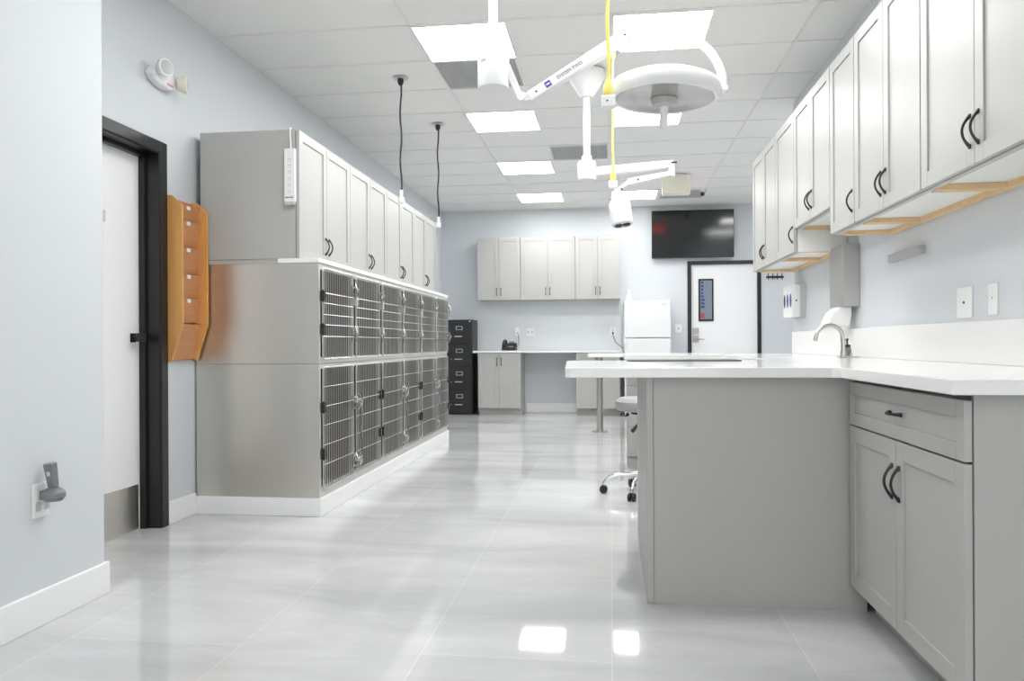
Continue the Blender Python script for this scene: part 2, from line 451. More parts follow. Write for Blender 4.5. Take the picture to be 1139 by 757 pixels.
def cabinet(kind, loc, rz, wd, d, h, label, doors=2, side='r', toe=0, drawer=0, at='bottom', wood=False, group=None, pullz=None, mid=None):
    t = thing(kind, loc, label, 'cabinet', group, rz, world=False)
    b = MB()
    z0 = toe
    if wood:
        zb = .022
        b.box(0, wd, .024, d, zb, h)
        b.box(0, .018, .024, d, 0, zb).box(wd - .018, wd, .024, d, 0, zb).box(.018, wd - .018, .024, .05, 0, zb)
        b.build('body', 'cab', t, W=False, bevel=.001)
        MB().box(.019, wd - .019, .051, d - .001, zb - .004, zb - .0005).build('bottom_panel', 'cabwhite', t, W=False)
        wr = MB()
        wr.box(.0, .03, .052, d - .004, -.004, zb - .005).box(wd - .03, wd, .052, d - .004, -.004, zb - .005)
        wr.box(.03, wd - .03, d - .034, d - .004, -.004, zb - .005)
        o = wr.build('underside_rail', 'ply', t, W=False); o['label'] = 'raw tan plywood rail under the cabinet'
    else:
        b.box(0, wd, .024, d, z0, h)
        b.build('body', 'cab', t, W=False, bevel=.001)
        if toe: MB().box(.0, wd, .09, d, 0, toe).build('toe_kick', 'cab', t, W=False)
    MB().box(.004, wd - .004, .0205, .0238, z0 + .004, h - .004).build('door_gap', 'gap', t, W=False)
    gp = .0018
    top = h - .004
    if drawer:
        o = MB().shaker(gp, wd - gp, h - drawer, top - .012, rail=.045).build('drawer', 'cab', t, W=False, bevel=.0012)
        pull(o, wd / 2, h - drawer / 2 - .006, vertical=False)
        top = h - drawer - .006
    mid = wd / 2 if mid is None else mid
    spans = [(gp, mid - gp), (mid + gp, wd - gp)] if doors == 2 else [(gp, wd - gp)]
    for k, (a, c) in enumerate(spans):
        o = MB().shaker(a, c, z0 + .003, top).build('door', 'cab', t, W=False, bevel=.0012)
        hx = (c - .028 if k == 0 else a + .028) if doors == 2 else (c - .028 if side == 'r' else a + .028)
        hz = pullz if pullz else (z0 + .12 if at == 'bottom' else top - .12)
        pull(o, hx, hz)
    return t

# cabinets above the kennel bank (front faces +x)
for k, lab in enumerate(('grey two-door cabinet on top of the kennels, nearest, with a power strip on its side',
                         'grey two-door cabinet on top of the kennels, second from the front',
                         'grey two-door cabinet on top of the kennels, third from the front',
                         'grey two-door cabinet on top of the kennels, farthest, beside the second hanging black cord')):
    cabinet('wall_cabinet', (-1.829, 4.38 + .905 * k, 1.53), PI / 2, .903, .625, .768, lab, group='cabinets above the kennels')
# right wall cabinets (front faces -x); local x runs towards the camera, loc = far end
cabs = [(6.61, .888, 1.60, .91, 2, 'r', 'grey two-door wall cabinet at the far end of the right wall'),
        (5.72, .55, 1.60, .91, 1, 'r', 'grey single-door wall cabinet left of the shorter cabinet above the faucet'),
        (5.168, .82, 1.745, .765, 2, 'r', 'shorter grey two-door wall cabinet above the towel dispenser and faucet'),
        (4.345, .415, 1.595, .915, 1, 'r', 'grey narrow single-door wall cabinet right of the shorter cabinet'),
        (3.928, .806, 1.595, .915, 2, 'r', 'grey two-door wall cabinet above the grey wall bar'),
        (3.12, .88, 1.595, .915, 2, 'r', 'grey two-door wall cabinet nearest on the right wall, cut by the top right corner'),
        (2.238, .88, 1.595, .915, 2, 'r', 'grey two-door wall cabinet on the right wall outside the frame edge')]
for (y, wd, z, h, n, s, lab) in cabs:
    c_ = cabinet('wall_cabinet', (1.18, y, z), -PI / 2, wd - .004, XR - 1.182, h, lab, doors=n, side=s, wood=True, group='right wall cabinets', pullz=.115)
    if n == 1 and y > 5: MB().box(wd - .0038, wd - .001, .024, XR - 1.182, 0, h).build('end_panel', 'cabwhite', c_, W=False)['label'] = 'white end panel'
# back wall cabinets
for x0, x1, lab in ((-1.905, -1.277, 'grey two-door wall cabinet on the back wall, left of three'),
                    (-1.277, -.49, 'wide grey two-door wall cabinet on the back wall, middle of three'),
                    (-.49, .145, 'grey two-door wall cabinet on the back wall, right of three, above the fridge side')):
    cabinet('wall_cabinet', (x0, YB - .33, 1.64), 0, x1 - x0 - .003, .33, .905, lab, group='back wall cabinets')
# base cabinets at the back
cabinet('base_cabinet', (-1.86, YB - .58, 0), 0, .605, .578, .883, 'grey two-door base cabinet under the back desk beside the black filing cabinet', toe=.105, at='top', group='base cabinets under the desk')
cabinet('base_cabinet', (-.475, YB - .58, 0), 0, .605, .578, .883, 'grey two-door base cabinet under the right end of the back desk beside the fridge', toe=.105, at='top', group='base cabinets under the desk')
# right run base cabinets
cabinet('base_cabinet', (.889, 3.032, 0), -PI / 2, .947, XR - .892, .884, 'grey base cabinet with one drawer and two doors at the near right corner', toe=.105, drawer=.172, at='top', pullz=.575)
for k in range(2):
    cabinet('base_cabinet', (.889, 6.0 - .95 * k, 0), -PI / 2, .948, XR - .892, .884, 'grey base cabinet in the right run behind the peninsula, %s' % ('far one' if k == 0 else 'near one'), toe=.105, drawer=.172, at='top', pullz=.575, group='hidden right run')

# peninsula
pn = thing('peninsula_cabinet', (.55, 3.6, 0), 'grey panelled peninsula cabinet in the centre right with a plain front', 'cabinet')
MB().box(.15, .905, 3.072, 4.10, 0, .886).build('body', 'cab', pn)
MB().box(.165, .957, 3.054, 3.0715, 0, .8865).build('front_panel', 'cab', pn, bevel=.001)
MB().box(.138, .1642, 3.05, 4.10, 0, .8865).build('end_panel', 'cab', pn, bevel=.003)
# second peninsula with drawers
dr = thing('drawer_cabinet', (.4, 6.5, 0), 'grey drawer cabinet behind the rolling stool under the second worktop', 'cabinet')
MB().box(.13, .905, 6.322, 6.60, 0, .886).build('body', 'cab', dr)
zz = .10
for k, hh in enumerate((.24, .335, .19)):
    pass
for (a, c) in ((.10, .338), (.343, .672), (.677, .80), (.805, .882)):
    o = MB().box(.134, .60, 6.30, 6.3215, a, c).build('drawer', 'cab', dr, bevel=.002)
for (a, c) in ((.10, .338),):
    pass
# island at the back
isl = thing('island_cabinet', (.6, 8.9, 0), 'grey island cabinet behind the peninsula, mostly hidden', 'cabinet')
MB().box(.24, 1.05, 8.6, 9.2, .0, .858).build('body', 'cab', isl)
it = MB().box(-.25, 1.08, 8.56, 9.24, .859, .898)
it.solo('worktop', 'quartz', (.4, 8.9, .859), 'white worktop of the far island on a steel post, behind the front peninsula', 'worktop', bevel=.004)
sp = thing('support_post', (-.125, 8.9, 0), 'brushed steel post with a round floor flange under the white worktop', 'post')
MB().tube([(-.125, 8.9, .006), (-.125, 8.9, .858)], .036, 20).build('pole', 'nickel', sp, smooth=True)
MB().lathe([(.085, 0), (.085, .008), (.04, .012), (.038, .03)], (-.125, 8.9, 0.0005), 28).build('flange', 'nickel', sp, smooth=True)

# worktops (one U shaped slab)
ct = MB()
def arc(cx, cy, r, a0, a1, n=6):
    return [(cx + r * math.cos(math.radians(a0 + (a1 - a0) * k / n)), cy + r * math.sin(math.radians(a0 + (a1 - a0) * k / n))) for k in range(n + 1)]
poly = [(XR - .001, 2.01), (XR - .001, 6.615), (.105, 6.615), (.105, 6.02), (.83, 6.02), (.83, 4.15)] + arc(-.17, 4.09, .06, 90, 180) + arc(-.150, 2.975, .025, 180, 270) + [(.805, 2.95), (.83, 2.93), (.83, 2.01)]
ct.prism(poly, 'z', .887, .925)
o = ct.solo('countertop', 'quartz', (1.1, 3.5, .887), 'white quartz countertop of the peninsula and the right wall run', 'countertop', bevel=.003)
MB().box(XR - .02, XR - .0005, 2.01, 6.615, .9255, 1.10).solo('backsplash', 'quartz', (XR, 4.3, .926), 'white quartz backsplash strip along the right wall above the countertop', 'backsplash', bevel=.002)
MB().box(.085, .645, 3.93, 4.13, .9255, .931).solo('counter_mat', 'blackglass', (.36, 3.95, .9255), 'thin dark grey mat lying on the far side of the peninsula countertop', 'mat', bevel=.002)
# desk
MB().box(-1.93, .172, YB - .60, YB - .001, .885, .915).solo('desk', 'quartz', (-.9, YB - .3, .885), 'long thin white desk top along the back wall', 'desk', bevel=.002)
MB().box(-2.05, .16, YB - .012, YB - .0005, .917, 1.425).solo('wall_panel', 'cabinwhite', (-.9, YB - .006, .917), 'glossy pale splash panel on the wall behind the desk', 'wall panel')

# ------------------------------------------------------------------ kennel bank (front faces +x)
KX = -1.715; KY0 = 4.385; KP = .602; NK = 6
MB().box(XL + .001, KX + .014, KY0 - .015, KY0 + KP * NK + .015, .0, .107).solo('kennel_plinth', 'trim', (-2.1, 6.2, 0), 'white plinth under the kennel bank', 'plinth', bevel=.004)
tl = thing('top_ledge', (-1.9, 6.2, 1.503), 'white ledge running along the top front edge of the kennels', 'ledge')
MB().box(-1.96, KX + .012, KY0 - .02, KY0 + KP * NK + .005, 1.503, 1.529).build('ledge', 'trim', tl, bevel=.003)
MB().box(-2.455, -1.961, KY0, KY0 + KP * NK + .003, 1.503, 1.5295).build('filler_board', 'cab', tl)

def kennel(row, i, label):
    h0, h1 = ((.108, .902), (.904, 1.502))[row]
    H = h1 - h0; Wd = KP - .002; D = (KX - XL) - .012
    t = thing('kennel_cage', (KX, KY0 + KP * i, h0), label, 'kennel', 'stainless steel kennel cages', PI / 2, world=False)
    s = MB(); th = .004
    s.box(0, th, .0, D, 0, H).box(Wd - th, Wd, .0, D, 0, H)
    s.box(th, Wd - th, .0, D, 0, th).box(th, Wd - th, .0, D, H - th, H)
    s.box(th, Wd - th, D - th, D, th, H - th)
    fz0, fz1 = (.055, H - .028) if row == 0 else (.036, H - .036)
    e = .028
    s.build('enclosure', 'steel', t, W=False)
    s = MB()
    s.box(th, e, 0, .02, th, H - th).box(Wd - e, Wd - th, 0, .02, th, H - th)
    s.box(e, Wd - e, 0, .02, th, fz0).box(e, Wd - e, 0, .02, fz1, H - th)
    s.build('front_frame', 'frame', t, W=False)
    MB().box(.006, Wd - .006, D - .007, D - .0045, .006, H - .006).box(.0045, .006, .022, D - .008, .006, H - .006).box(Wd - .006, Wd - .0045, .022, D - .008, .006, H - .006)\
        .box(.007, Wd - .007, .022, D - .008, .0045, .006).box(.007, Wd - .007, .022, D - .008, H - .006, H - .0045).build('shade_liner', 'steelshade', t, W=False)  # inner sheets with the cage's interior shade put into their colour
    # door of welded wire
    a0, a1, c0, c1 = .030, Wd - .030, fz0 - .008, fz1 + .008
    r = .022
    yv = -.014
    g = MB()
    loop = []
    for cx, cz, s0 in ((a1 - r, c1 - r, 0), (a0 + r, c1 - r, 90), (a0 + r, c0 + r, 180), (a1 - r, c0 + r, 270)):
        for k in range(5):
            an = math.radians(s0 + 90 * k / 4); loop.append((cx + r * math.cos(an), yv, cz + r * math.sin(an)))
    loop.append(loop[0])
    g.tube(loop, .0052, 6, cap=False)
    nv = 17
    for k in range(1, nv):
        x = a0 + (a1 - a0) * k / nv
        g.box(x - .0026, x + .0026, yv - .0022, yv + .0022, c0, c1)
    nh = 5 if row else 6
    if row == 1: zs = [1.326 - h0, 1.265 - h0, 1.197 - h0, 1.136 - h0, 1.066 - h0]
    else: zs = [v - h0 for v in (.765, .648, .535, .417, .300)]
    for z in zs:
        g.tube([(a0, yv - .004, z), (a1, yv - .004, z)], .0027, 6)
    dr_ = g.build('door', 'wire', t, W=False, smooth=False)
    if row == 1: hz = (1.308 - h0, 1.109 - h0); lz = (1.362 - h0, 1.077 - h0); hs = 0
    else: hz = (.642 - h0, .364 - h0); lz = (.628 - h0, .24 - h0); hs = i % 2
    hx = a0 - .004 if hs == 0 else a1 + .004
    for z in hz:
        q = MB().box(hx - .014 + (.008 if hs == 0 else -.008), hx + .014 + (.008 if hs == 0 else -.008), -.026, .0, z - .03, z + .03).tube([(hx, -.018, z - .036), (hx, -.018, z + .036)], .007, 8)
        q.build('hinge', 'black' if (row == 0 or i == 0) else 'wire', dr_, W=False, bevel=.002)
    lx = a1 + .012 if hs == 0 else a0 - .012
    sg = -1 if hs == 0 else 1
    for z in lz:
        q = MB()
        q.box(lx - .014, lx + .014, -.012, -.001, z - .045, z + .045)
        q.beam((lx - sg * .008, -.045, z + .022), (lx + sg * .03, -.034, z - .022), .012, .014)
        pts = [(lx + sg * (.010 + .020 * math.sin(k * PI / 8)), -.03 - .02 * math.sin(k * PI / 8), z - .048 + .108 * k / 8) for k in range(9)]
        q.tube(pts, .0035, 6)
        q.tube([(lx, 0, z + .03), (lx, -.034, z + .03)], .006, 8)
        q.build('latch', 'nickel', dr_, W=False)
    return t
names = ('nearest the camera', 'second from the camera', 'third from the camera', 'fourth from the camera', 'fifth from the camera', 'farthest, beside the filing cabinet')
for i in range(NK):
    for row in (0, 1):
        kennel(row, i, 'stainless kennel cage with wire door, %s row, %s' % (('lower', 'upper')[row], names[i]))
# looped cords hung on the lower doors
for i, lab in ((1, 'grey cord hanging on the second lower kennel door'), (3, 'grey cord hanging on the fourth lower kennel door'), (5, 'grey cord hanging on the sixth lower kennel door')):
    y = KY0 + KP * i + .085; x = KX + .036
    pts = [(x, y + .012 * math.sin(k * 1.25) - (.02 if 4 < k < 9 else 0), .70 - .034 * k) for k in range(13)]
    MB().tube(pts, .0055, 6).solo('lead_cord', 'greyplastic', (x, y, .3), lab, 'cord', 'cords on the kennel doors', smooth=True)

# ------------------------------------------------------------------ surgical lamps
def rotm(ax, deg): return Matrix.Rotation(math.radians(deg), 3, ax)
S1 = thing('surgical_lamp', (-.512, 3.4, ZC), 'large white dish surgical lamp with curved yoke on a ceiling pole', 'surgical lamp')
Y1 = 3.4
MB().tube([(-.512, Y1, 2.37), (-.512, Y1, ZC)], .0205, 20).tube([(-.512, Y1, 2.33), (-.512, Y1, 2.42)], .030, 20).build('pole', 'lampwhite', S1, smooth=True)
MB().lathe([(.0, 2.155), (.066, 2.155), (.070, 2.165), (.070, 2.335), (.062, 2.352), (.0, 2.354)], (-.512, Y1, 0), 36).build('housing', 'lampwhite', S1, smooth=True)
MB().lathe([(.12, ZC - .05), (.13, ZC - .001), (.05, ZC - .0005)], (-.512, Y1, 0), 30).build('ceiling_plate', 'lampwhite', S1, smooth=True)
text_mesh('housing_mark', 'ON', .018, 'greyprint', S1, Matrix.Translation((-.548, Y1 - .0605, 2.262)) @ Matrix.Rotation(math.radians(-30), 4, 'Z') @ Matrix.Rotation(PI / 2, 4, 'X') @ Matrix.Rotation(0, 4, 'Z'))
J0 = Vector((-.385, Y1, 2.108))
ar = MB()
ar.beam((-.455, Y1, 2.255), (-.392, Y1, 2.112), .034, .036, .03, .026)
ar.tube([(J0.x, Y1 - .03, J0.z), (J0.x, Y1 + .03, J0.z)], .02, 16)
ar.beam((-.40, Y1, 2.105), (-.335, Y1, 2.108), .04, .034)
ar.build('lower_arm', 'lampwhite', S1, bevel=.003)
A0, A1 = Vector((-.352, Y1, 2.106)), Vector((.10, Y1, 2.372))
MB().beam(A0, A1, .05, .046, .05, .056).build('spring_arm', 'lampwhite', S1, bevel=.007, seg=3)
ta = math.atan2(A1.z - A0.z, A1.x - A0.x)
def on_arm(s, y): p = A0.lerp(A1, s); return Matrix.Translation((p.x, y, p.z)) @ Matrix.Rotation(-ta, 4, 'Y') @ Matrix.Rotation(PI / 2, 4, 'X')
text_mesh('arm_lettering', 'SYSTEM TWO', .021, 'greyprint', S1, on_arm(.40, Y1 - .0257))
em = MB().box(-.014, .014, -.013, .013, -.0005, .0006); em.b.transform(on_arm(.19, Y1 - .0257)); em.build('arm_emblem', 'purple', S1)
em = MB().box(-.009, .009, -.003, .003, .0004, .0012); em.b.transform(on_arm(.19, Y1 - .0259)); em.build('emblem_bar', 'white', S1)
for s in (.075, .93):
    dt = MB().lathe([(.0045, 0), (.0045, .001)], (0, 0, 0), 12); dt.b.transform(on_arm(s, Y1 - .0254)); dt.build('screw', 'rubber', S1)
yk = MB()
yk.tube([(.08, Y1, 2.355), (.14, Y1, 2.39), (.20, Y1, 2.385), (.235, Y1, 2.375)], [.026, .022, .018, .02], 14)
yk.tube([(.235, Y1, 2.41), (.235, Y1, 2.345)], .026, 18)
pts = []
for k in range(13):
    a = math.radians(92 - 98 * k / 12)
    pts.append((.245 + .243 * math.cos(a), Y1, 2.112 + .247 * math.sin(a)))
yk.tube(pts, [.018 + .002 * math.sin(k) * 0 for k in range(13)], 14)
yk.tube([(.43, Y1, 2.125), (.50, Y1, 2.098)], .02, 14)
yk.build('yoke', 'lampwhite', S1, smooth=True)
HC = (.238, Y1, 2.075)
RH = rotm('Y', 2.5)
MB().lathe([(.206, .006), (.214, -.003), (.226, -.002), (.236, .012), (.238, .045), (.225, .068), (.18, .088), (.08, .10), (0, .102)], HC, 56, RH).build('dish', 'lampwhite', S1, smooth=True)
MB().lathe([(.0, .012), (.12, .010), (.207, .002), (.207, .010), (.12, .018), (.0, .02)], HC, 56, RH).build('reflector_glass', 'reflector', S1, smooth=True)
MB().lathe([(.204, .0015), (.2075, .0005), (.2075, .003), (.204, .004)], HC, 56, RH).build('lens_rim', 'bulbglass', S1, smooth=True)
MB().lathe([(.03, -.035), (.05, -.028), (.060, -.005), (.055, .012), (.03, .013)], HC, 32, RH).build('hub', 'bulbglass', S1, smooth=True)
MB().lathe([(.0, -.135), (.016, -.13), (.0185, -.12), (.0175, -.03), (.02, -.028)], HC, 24, RH).build('handle', 'lampwhite', S1, smooth=True)

S2 = thing('surgical_lamp', (-.16, 5.6, ZC), 'smaller white surgical lamp with cylindrical head hanging behind the large dish lamp', 'surgical lamp')
Y2 = 5.6
MB().tube([(-.163, Y2, 2.33), (-.163, Y2, 2.80)], .025, 20).tube([(-.163, Y2, 2.32), (-.163, Y2, 2.37)], .036, 20).build('pole', 'lampwhite', S2, smooth=True)
MB().lathe([(.0, 2.195), (.062, 2.195), (.068, 2.205), (.068, 2.315), (.058, 2.33), (.0, 2.332)], (-.163, Y2, 0), 32).build('housing', 'lampwhite', S2, smooth=True)
MB().lathe([(.03, 2.79), (.045, 2.795), (.13, 2.93), (.135, 2.978), (.05, 2.979)], (-.163, Y2, 0), 32).build('ceiling_canopy', 'lampwhite', S2, smooth=True)
MB().beam((-.10, Y2, 2.255), (.455, Y2, 2.292), .05, .062, .05, .05).build('upper_arm', 'lampwhite', S2, bevel=.008, seg=3)
MB().tube([(.435, Y2 - .028, 2.298), (.475, Y2 - .028, 2.298)], .006, 8).build('arm_clip', 'rubber', S2)
MB().tube([(.44, Y2, 2.30), (.44, Y2, 2.20)], .024, 16).beam((.44, Y2 - .02, 2.222), (.13, Y2 - .03, 2.165), .04, .03, .045, .045).beam((.14, Y2 - .03, 2.17), (.045, Y2 - .04, 2.10), .03, .026).build('spring_arm', 'lampwhite', S2, bevel=.005)
for p in ((.20, 2.178), (.085, 2.115)):
    MB().tube([(p[0], Y2 - .058, p[1]), (p[0], Y2 - .05, p[1])], .007, 8).build('screw', 'rubber', S2)
MB().tube([(.05, Y2 - .04, 2.12), (.055, Y2 - .04, 2.03)], .02, 12).build('head_joint', 'lampwhite', S2, smooth=True)
RR = rotm('Y', -8) @ rotm('X', -12)
HC2 = (.078, Y2 - .04, 1.945)
MB().lathe([(.060, -.09), (.074, -.088), (.078, -.075), (.078, .065), (.070, .085), (0, .088)], HC2, 32, RR).build('lamp_head', 'lampwhite', S2, smooth=True)
MB().lathe([(.0, -.086), (.060, -.0895), (.060, -.084), (0, -.08)], HC2, 32, RR).build('lens', 'bulbglass', S2, smooth=True)
for sx in (-.028, .028):
    MB().lathe([(.0, -.098), (.027, -.096), (.029, -.09), (.0, -.089)], Vector(HC2) + RR @ Vector((sx, 0, 0)), 20, RR).build('bulb', 'rubber', S2)

# ------------------------------------------------------------------ hanging cords
def drop(name, x, y, zb, cm, label, big=1.0, plate='silver'):
    t = thing(name, (x, y, ZC), label, 'hanging outlet', None)
    pts = [(x + .006 * math.sin(k * 1.1) * (1 if cm == 'rubber' else .5), y, ZC - (ZC - zb) * k / 14) for k in range(15)]
    MB().tube(pts, .0085 * big, 8).build('cord', cm, t, smooth=True)
    MB().lathe([(.05, ZC - .004), (.055, ZC), (0, ZC)], (x, y, 0), 24).build('ceiling_plate', plate, t)
    MB().lathe([(.012, ZC - .05), (.022, ZC - .03), (.022, ZC - .004)], (x, y, 0), 16).build('strain_relief', 'rubber' if cm == 'rubber' else 'yellow', t, smooth=True)
    return t
t = drop('hanging_outlet', -1.53, 5.55, 2.13, 'rubber', 'black cord with white socket hanging from the ceiling, nearer and longer one', .8)
MB().lathe([(.018, 2.06), (.024, 2.07), (.024, 2.10), (.012, 2.105), (.014, 2.15), (.010, 2.155)], (-1.53, 5.55, 0), 16).build('socket', 'white', t, smooth=True)
t = drop('hanging_outlet', -1.525, 6.77, 2.13, 'rubber', 'black cord with white socket hanging from the ceiling, farther one by the back corner', .8)
MB().lathe([(.018, 2.06), (.024, 2.07), (.024, 2.10), (.012, 2.105), (.014, 2.15), (.010, 2.155)], (-1.525, 6.77, 0), 16).build('socket', 'white', t, smooth=True)
for (x, y, zb, lab) in ((-.004, 3.25, 2.05, 'near yellow cord with white outlet box beside the dish lamp'), (.022, 5.25, 2.11, 'far yellow cord with outlet box above the second surgical lamp head')):
    t = drop('hanging_outlet', x, y, zb + .06, 'yellow', lab, .9)
    MB().lathe([(.020, zb), (.022, zb + .01), (.019, zb + .045), (.009, zb + .075)], (x, y, 0), 16).build('plug', 'yellow', t, smooth=True)
    MB().box(x - .03, x + .03, y - .025, y + .025, zb - .048, zb - .001).build('outlet_box', 'white', t, bevel=.005)
    MB().tube([(x - .004, y - .027, zb - .025), (x - .004, y - .0255, zb - .025)], .004, 8).build('socket_hole', 'rubber', t)

bx = thing('exit_sign', (.77, 9.2, ZC), 'cream exit sign box hanging under the ceiling in front of the television', 'exit sign')
MB().box(.61, .93, 9.14, 9.28, 2.75, 2.955).build('housing', 'cream', bx, bevel=.012, seg=3)
MB().box(.66, .88, 9.16, 9.26, 2.955, ZC + .005).build('mount', 'gridbar', bx)
text_mesh('letters', 'EXIT', .15, 'exitred', bx, Matrix.Translation((.77, 9.2815, 2.85)) @ Matrix.Rotation(PI, 4, 'Z') @ Matrix.Rotation(PI / 2, 4, 'X'))
sc_ = thing('ceiling_camera', (1.19, 10.2, ZC), 'tiny black camera under the ceiling right of the cream box', 'camera')
MB().lathe([(.0, ZC - .07), (.022, ZC - .065), (.028, ZC - .045), (.02, ZC - .02)], (1.19, 10.2, 0), 16).build('lens_ball', 'rubber', sc_, smooth=True)
MB().lathe([(.02, ZC - .02), (.03, ZC + .004)], (1.19, 10.2, 0), 16).build('mount', 'white', sc_)

# ------------------------------------------------------------------ television
tv = thing('television', (1.17, YB, 2.225), 'black flat television mounted high on the back wall above the door', 'television', world=False)
T = Matrix.Translation((0, -.10, 0)) @ Matrix.Rotation(math.radians(1.0), 4, 'X')
q = MB().box(-.575, .575, 0, .035, 0, .68); q.b.transform(T); q.build('casing', 'black', tv, W=False, bevel=.004)
q = MB().box(-.568, .568, -.0015, .0, .012, .674); q.b.transform(T); q.build('screen', 'screen', tv, W=False)
q = MB().box(-.2, .2, -.012, .0, .2, .5).box(-.15, -.1, -.1, .0, .2, .5).box(.1, .15, -.1, 0, .2, .5); q.build('wall_mount', 'black', tv, W=False)

# ------------------------------------------------------------------ filing cabinet
fc = thing('filing_cabinet', (-2.15, 10.88, 0), 'tall black four-drawer metal filing cabinet beside the back desk', 'filing cabinet')
MB().box(-2.34, -1.96, 10.865, 11.30, 0, 1.36).build('body', 'blackmetal', fc, bevel=.004)
for k in range(4):
    z0 = .04 + .325 * k
    dwr = MB().box(-2.325, -1.975, 10.848, 10.8645, z0, z0 + .315).build('drawer', 'blackmetal', fc, bevel=.003)
    zc = z0 + .225
    lb = MB(); lb.box(-2.195, -2.100, 10.842, 10.8475, zc - .027, zc - .02).box(-2.195, -2.100, 10.842, 10.8475, zc + .02, zc + .027).box(-2.195, -2.187, 10.842, 10.8475, zc - .02, zc + .02).box(-2.108, -2.100, 10.842, 10.8475, zc - .02, zc + .02)
    lb.build('label_holder', 'silver', dwr)
    MB().box(-2.215, -2.105, 10.832, 10.8475, z0 + .098, z0 + .112).tube([(-2.265, 10.8475, z0 + .105), (-2.265, 10.838, z0 + .105)], .006, 8).build('handle', 'silver', dwr, bevel=.002)
MB().tube([(-1.995, 10.865, 1.335), (-1.995, 10.846, 1.335)], .011, 12).build('lock', 'silver', fc)

# ------------------------------------------------------------------ fridge and things at the back
fg = thing('refrigerator', (.5, 11.0, 0), 'white top-freezer refrigerator standing between desk and door', 'refrigerator')
MB().box(.19, .815, 10.72, 11.31, .02, 1.585).build('body', 'appliance', fg, bevel=.008)
a = MB().box(.19, .815, 10.65, 10.712, 1.085, 1.59).build('freezer_door', 'appliance', fg, bevel=.012, seg=3)
MB().box(.205, .225, 10.62, 10.6495, 1.12, 1.35).build('handle', 'appliance', a, bevel=.005)
MB().box(.69, .755, 10.6475, 10.6498, 1.535, 1.548).build('badge', 'silver', a)
a = MB().box(.19, .815, 10.65, 10.712, .06, 1.073).build('fridge_door', 'appliance', fg, bevel=.012, seg=3)
MB().box(.205, .225, 10.62, 10.6495, .75, 1.03).build('handle', 'appliance', a, bevel=.005)
MB().box(.2, .805, 10.68, 11.3, 0, .02).build('foot_grille', 'rubber', fg)
bt = thing('spray_bottle', (.262, 10.95, 1.585), 'white bottle standing on the left of the refrigerator top', 'bottle')
MB().lathe([(.0, 1.586), (.036, 1.586), (.038, 1.60), (.038, 1.68), (.016, 1.71), (.016, 1.725)], (.262, 10.95, 0), 20).build('body', 'white', bt, smooth=True)
MB().lathe([(.019, 1.7255), (.019, 1.755), (.008, 1.765)], (.262, 10.95, 0), 16).build('cap', 'appliance', bt, smooth=True)

ph = thing('desk_phone', (-1.45, 11.05, .916), 'black desk telephone on the left end of the back desk', 'telephone')
MB().prism([(10.93, .9165), (11.15, .9165), (11.15, 1.02), (11.10, 1.02), (10.93, .95)], 'x', -1.55, -1.35).build('base', 'rubber', ph, bevel=.006)
hs = MB().tube([(-1.515, 10.92, .985), (-1.515, 10.96, 1.035), (-1.515, 11.03, 1.055), (-1.515, 11.10, 1.055), (-1.515, 11.14, 1.03)], [.028, .022, .018, .022, .028], 12)
hs.build('handset', 'rubber', ph, smooth=True)
MB().box(-1.46, -1.38, 11.075, 11.1, 1.021, 1.045).build('display', 'greyplastic', ph)
MB().box(-1.45, -1.38, 10.955, 10.975, .968, .9745).build('keypad', 'silver', ph)
MB().tube([(-1.36, 11.15, .96), (-1.33, 11.2, 1.0), (-1.345, 11.30, 1.10), (-1.36, 11.312, 1.17)], .005, 6).build('cord', 'greyplastic', ph, smooth=True)

def plate(name, y, x0, x1, z0, z1, label, holes, axis='y', cat='wall plate', group=None, m='white'):
    """wall plate on the back wall (axis y, facing -y) or right wall (axis x, facing -x) or partition (axis p, facing +x)"""
    if axis == 'y':
        t = thing(name, ((x0 + x1) / 2, y, z0), label, cat, group)
        MB().box(x0, x1, y - .007, y - .0005, z0, z1).build('plate', m, t, bevel=.002)
        for hx, hz, r in holes: MB().box(hx - r, hx + r, y - .009, y - .007, hz - r * 1.3, hz + r * 1.3).build('socket', 'lightgrey', t)
    elif axis == 'x':
        t = thing(name, (y, (x0 + x1) / 2, z0), label, cat, group)
        MB().box(y - .007, y - .0005, x0, x1, z0, z1).build('plate', m, t, bevel=.002)
        for hx, hz, r in holes: MB().tube([(y - .007, hx, hz), (y - .0095, hx, hz)], r, 10).build('socket', 'rubber' if r > .003 else 'greyplastic', t)
    else:
        t = thing(name, (y, (x0 + x1) / 2, z0), label, cat, group)
        MB().box(y + .0005, y + .007, x0, x1, z0, z1).build('plate', m, t, bevel=.002)
        for hx, hz, r in holes: MB().box(y + .007, y + .009, hx - r, hx + r, hz - r * 1.3, hz + r * 1.3).build('socket', 'lightgrey', t)
    return t
YP = YB - .0125
plate('wall_outlet', YP, -1.24, -1.11, 1.12, 1.24, 'white double wall outlet above the back desk, right of the telephone', [(-1.205, 1.18, .014), (-1.145, 1.18, .014)])
plate('phone_jack', YP, -1.40, -1.33, 1.13, 1.25, 'white wall jack above the telephone', [(-1.365, 1.17, .01)])
plate('wall_outlet', YP, -.005, .075, 1.12, 1.245, 'white wall outlet beside the refrigerator with a black plug in it', [(.035, 1.21, .012)])
MB().tube([(.035, YP - .011, 1.165), (.035, YP - .05, 1.165), (.04, YP - .06, 1.12), (.07, YP - .06, 1.03), (.13, YP - .05, .98), (.175, YP - .03, .94)], [.014, .012, .005, .005, .005, .005], 8).solo('power_cable', 'rubber', (.035, YP - .05, .94), 'black plug and cable running from the outlet down behind the refrigerator', 'cable', smooth=True)
plate('wall_switch', YB, .93, 1.02, 1.16, 1.28, 'white switch plate on the back wall between refrigerator and door', [(.975, 1.22, .012)])

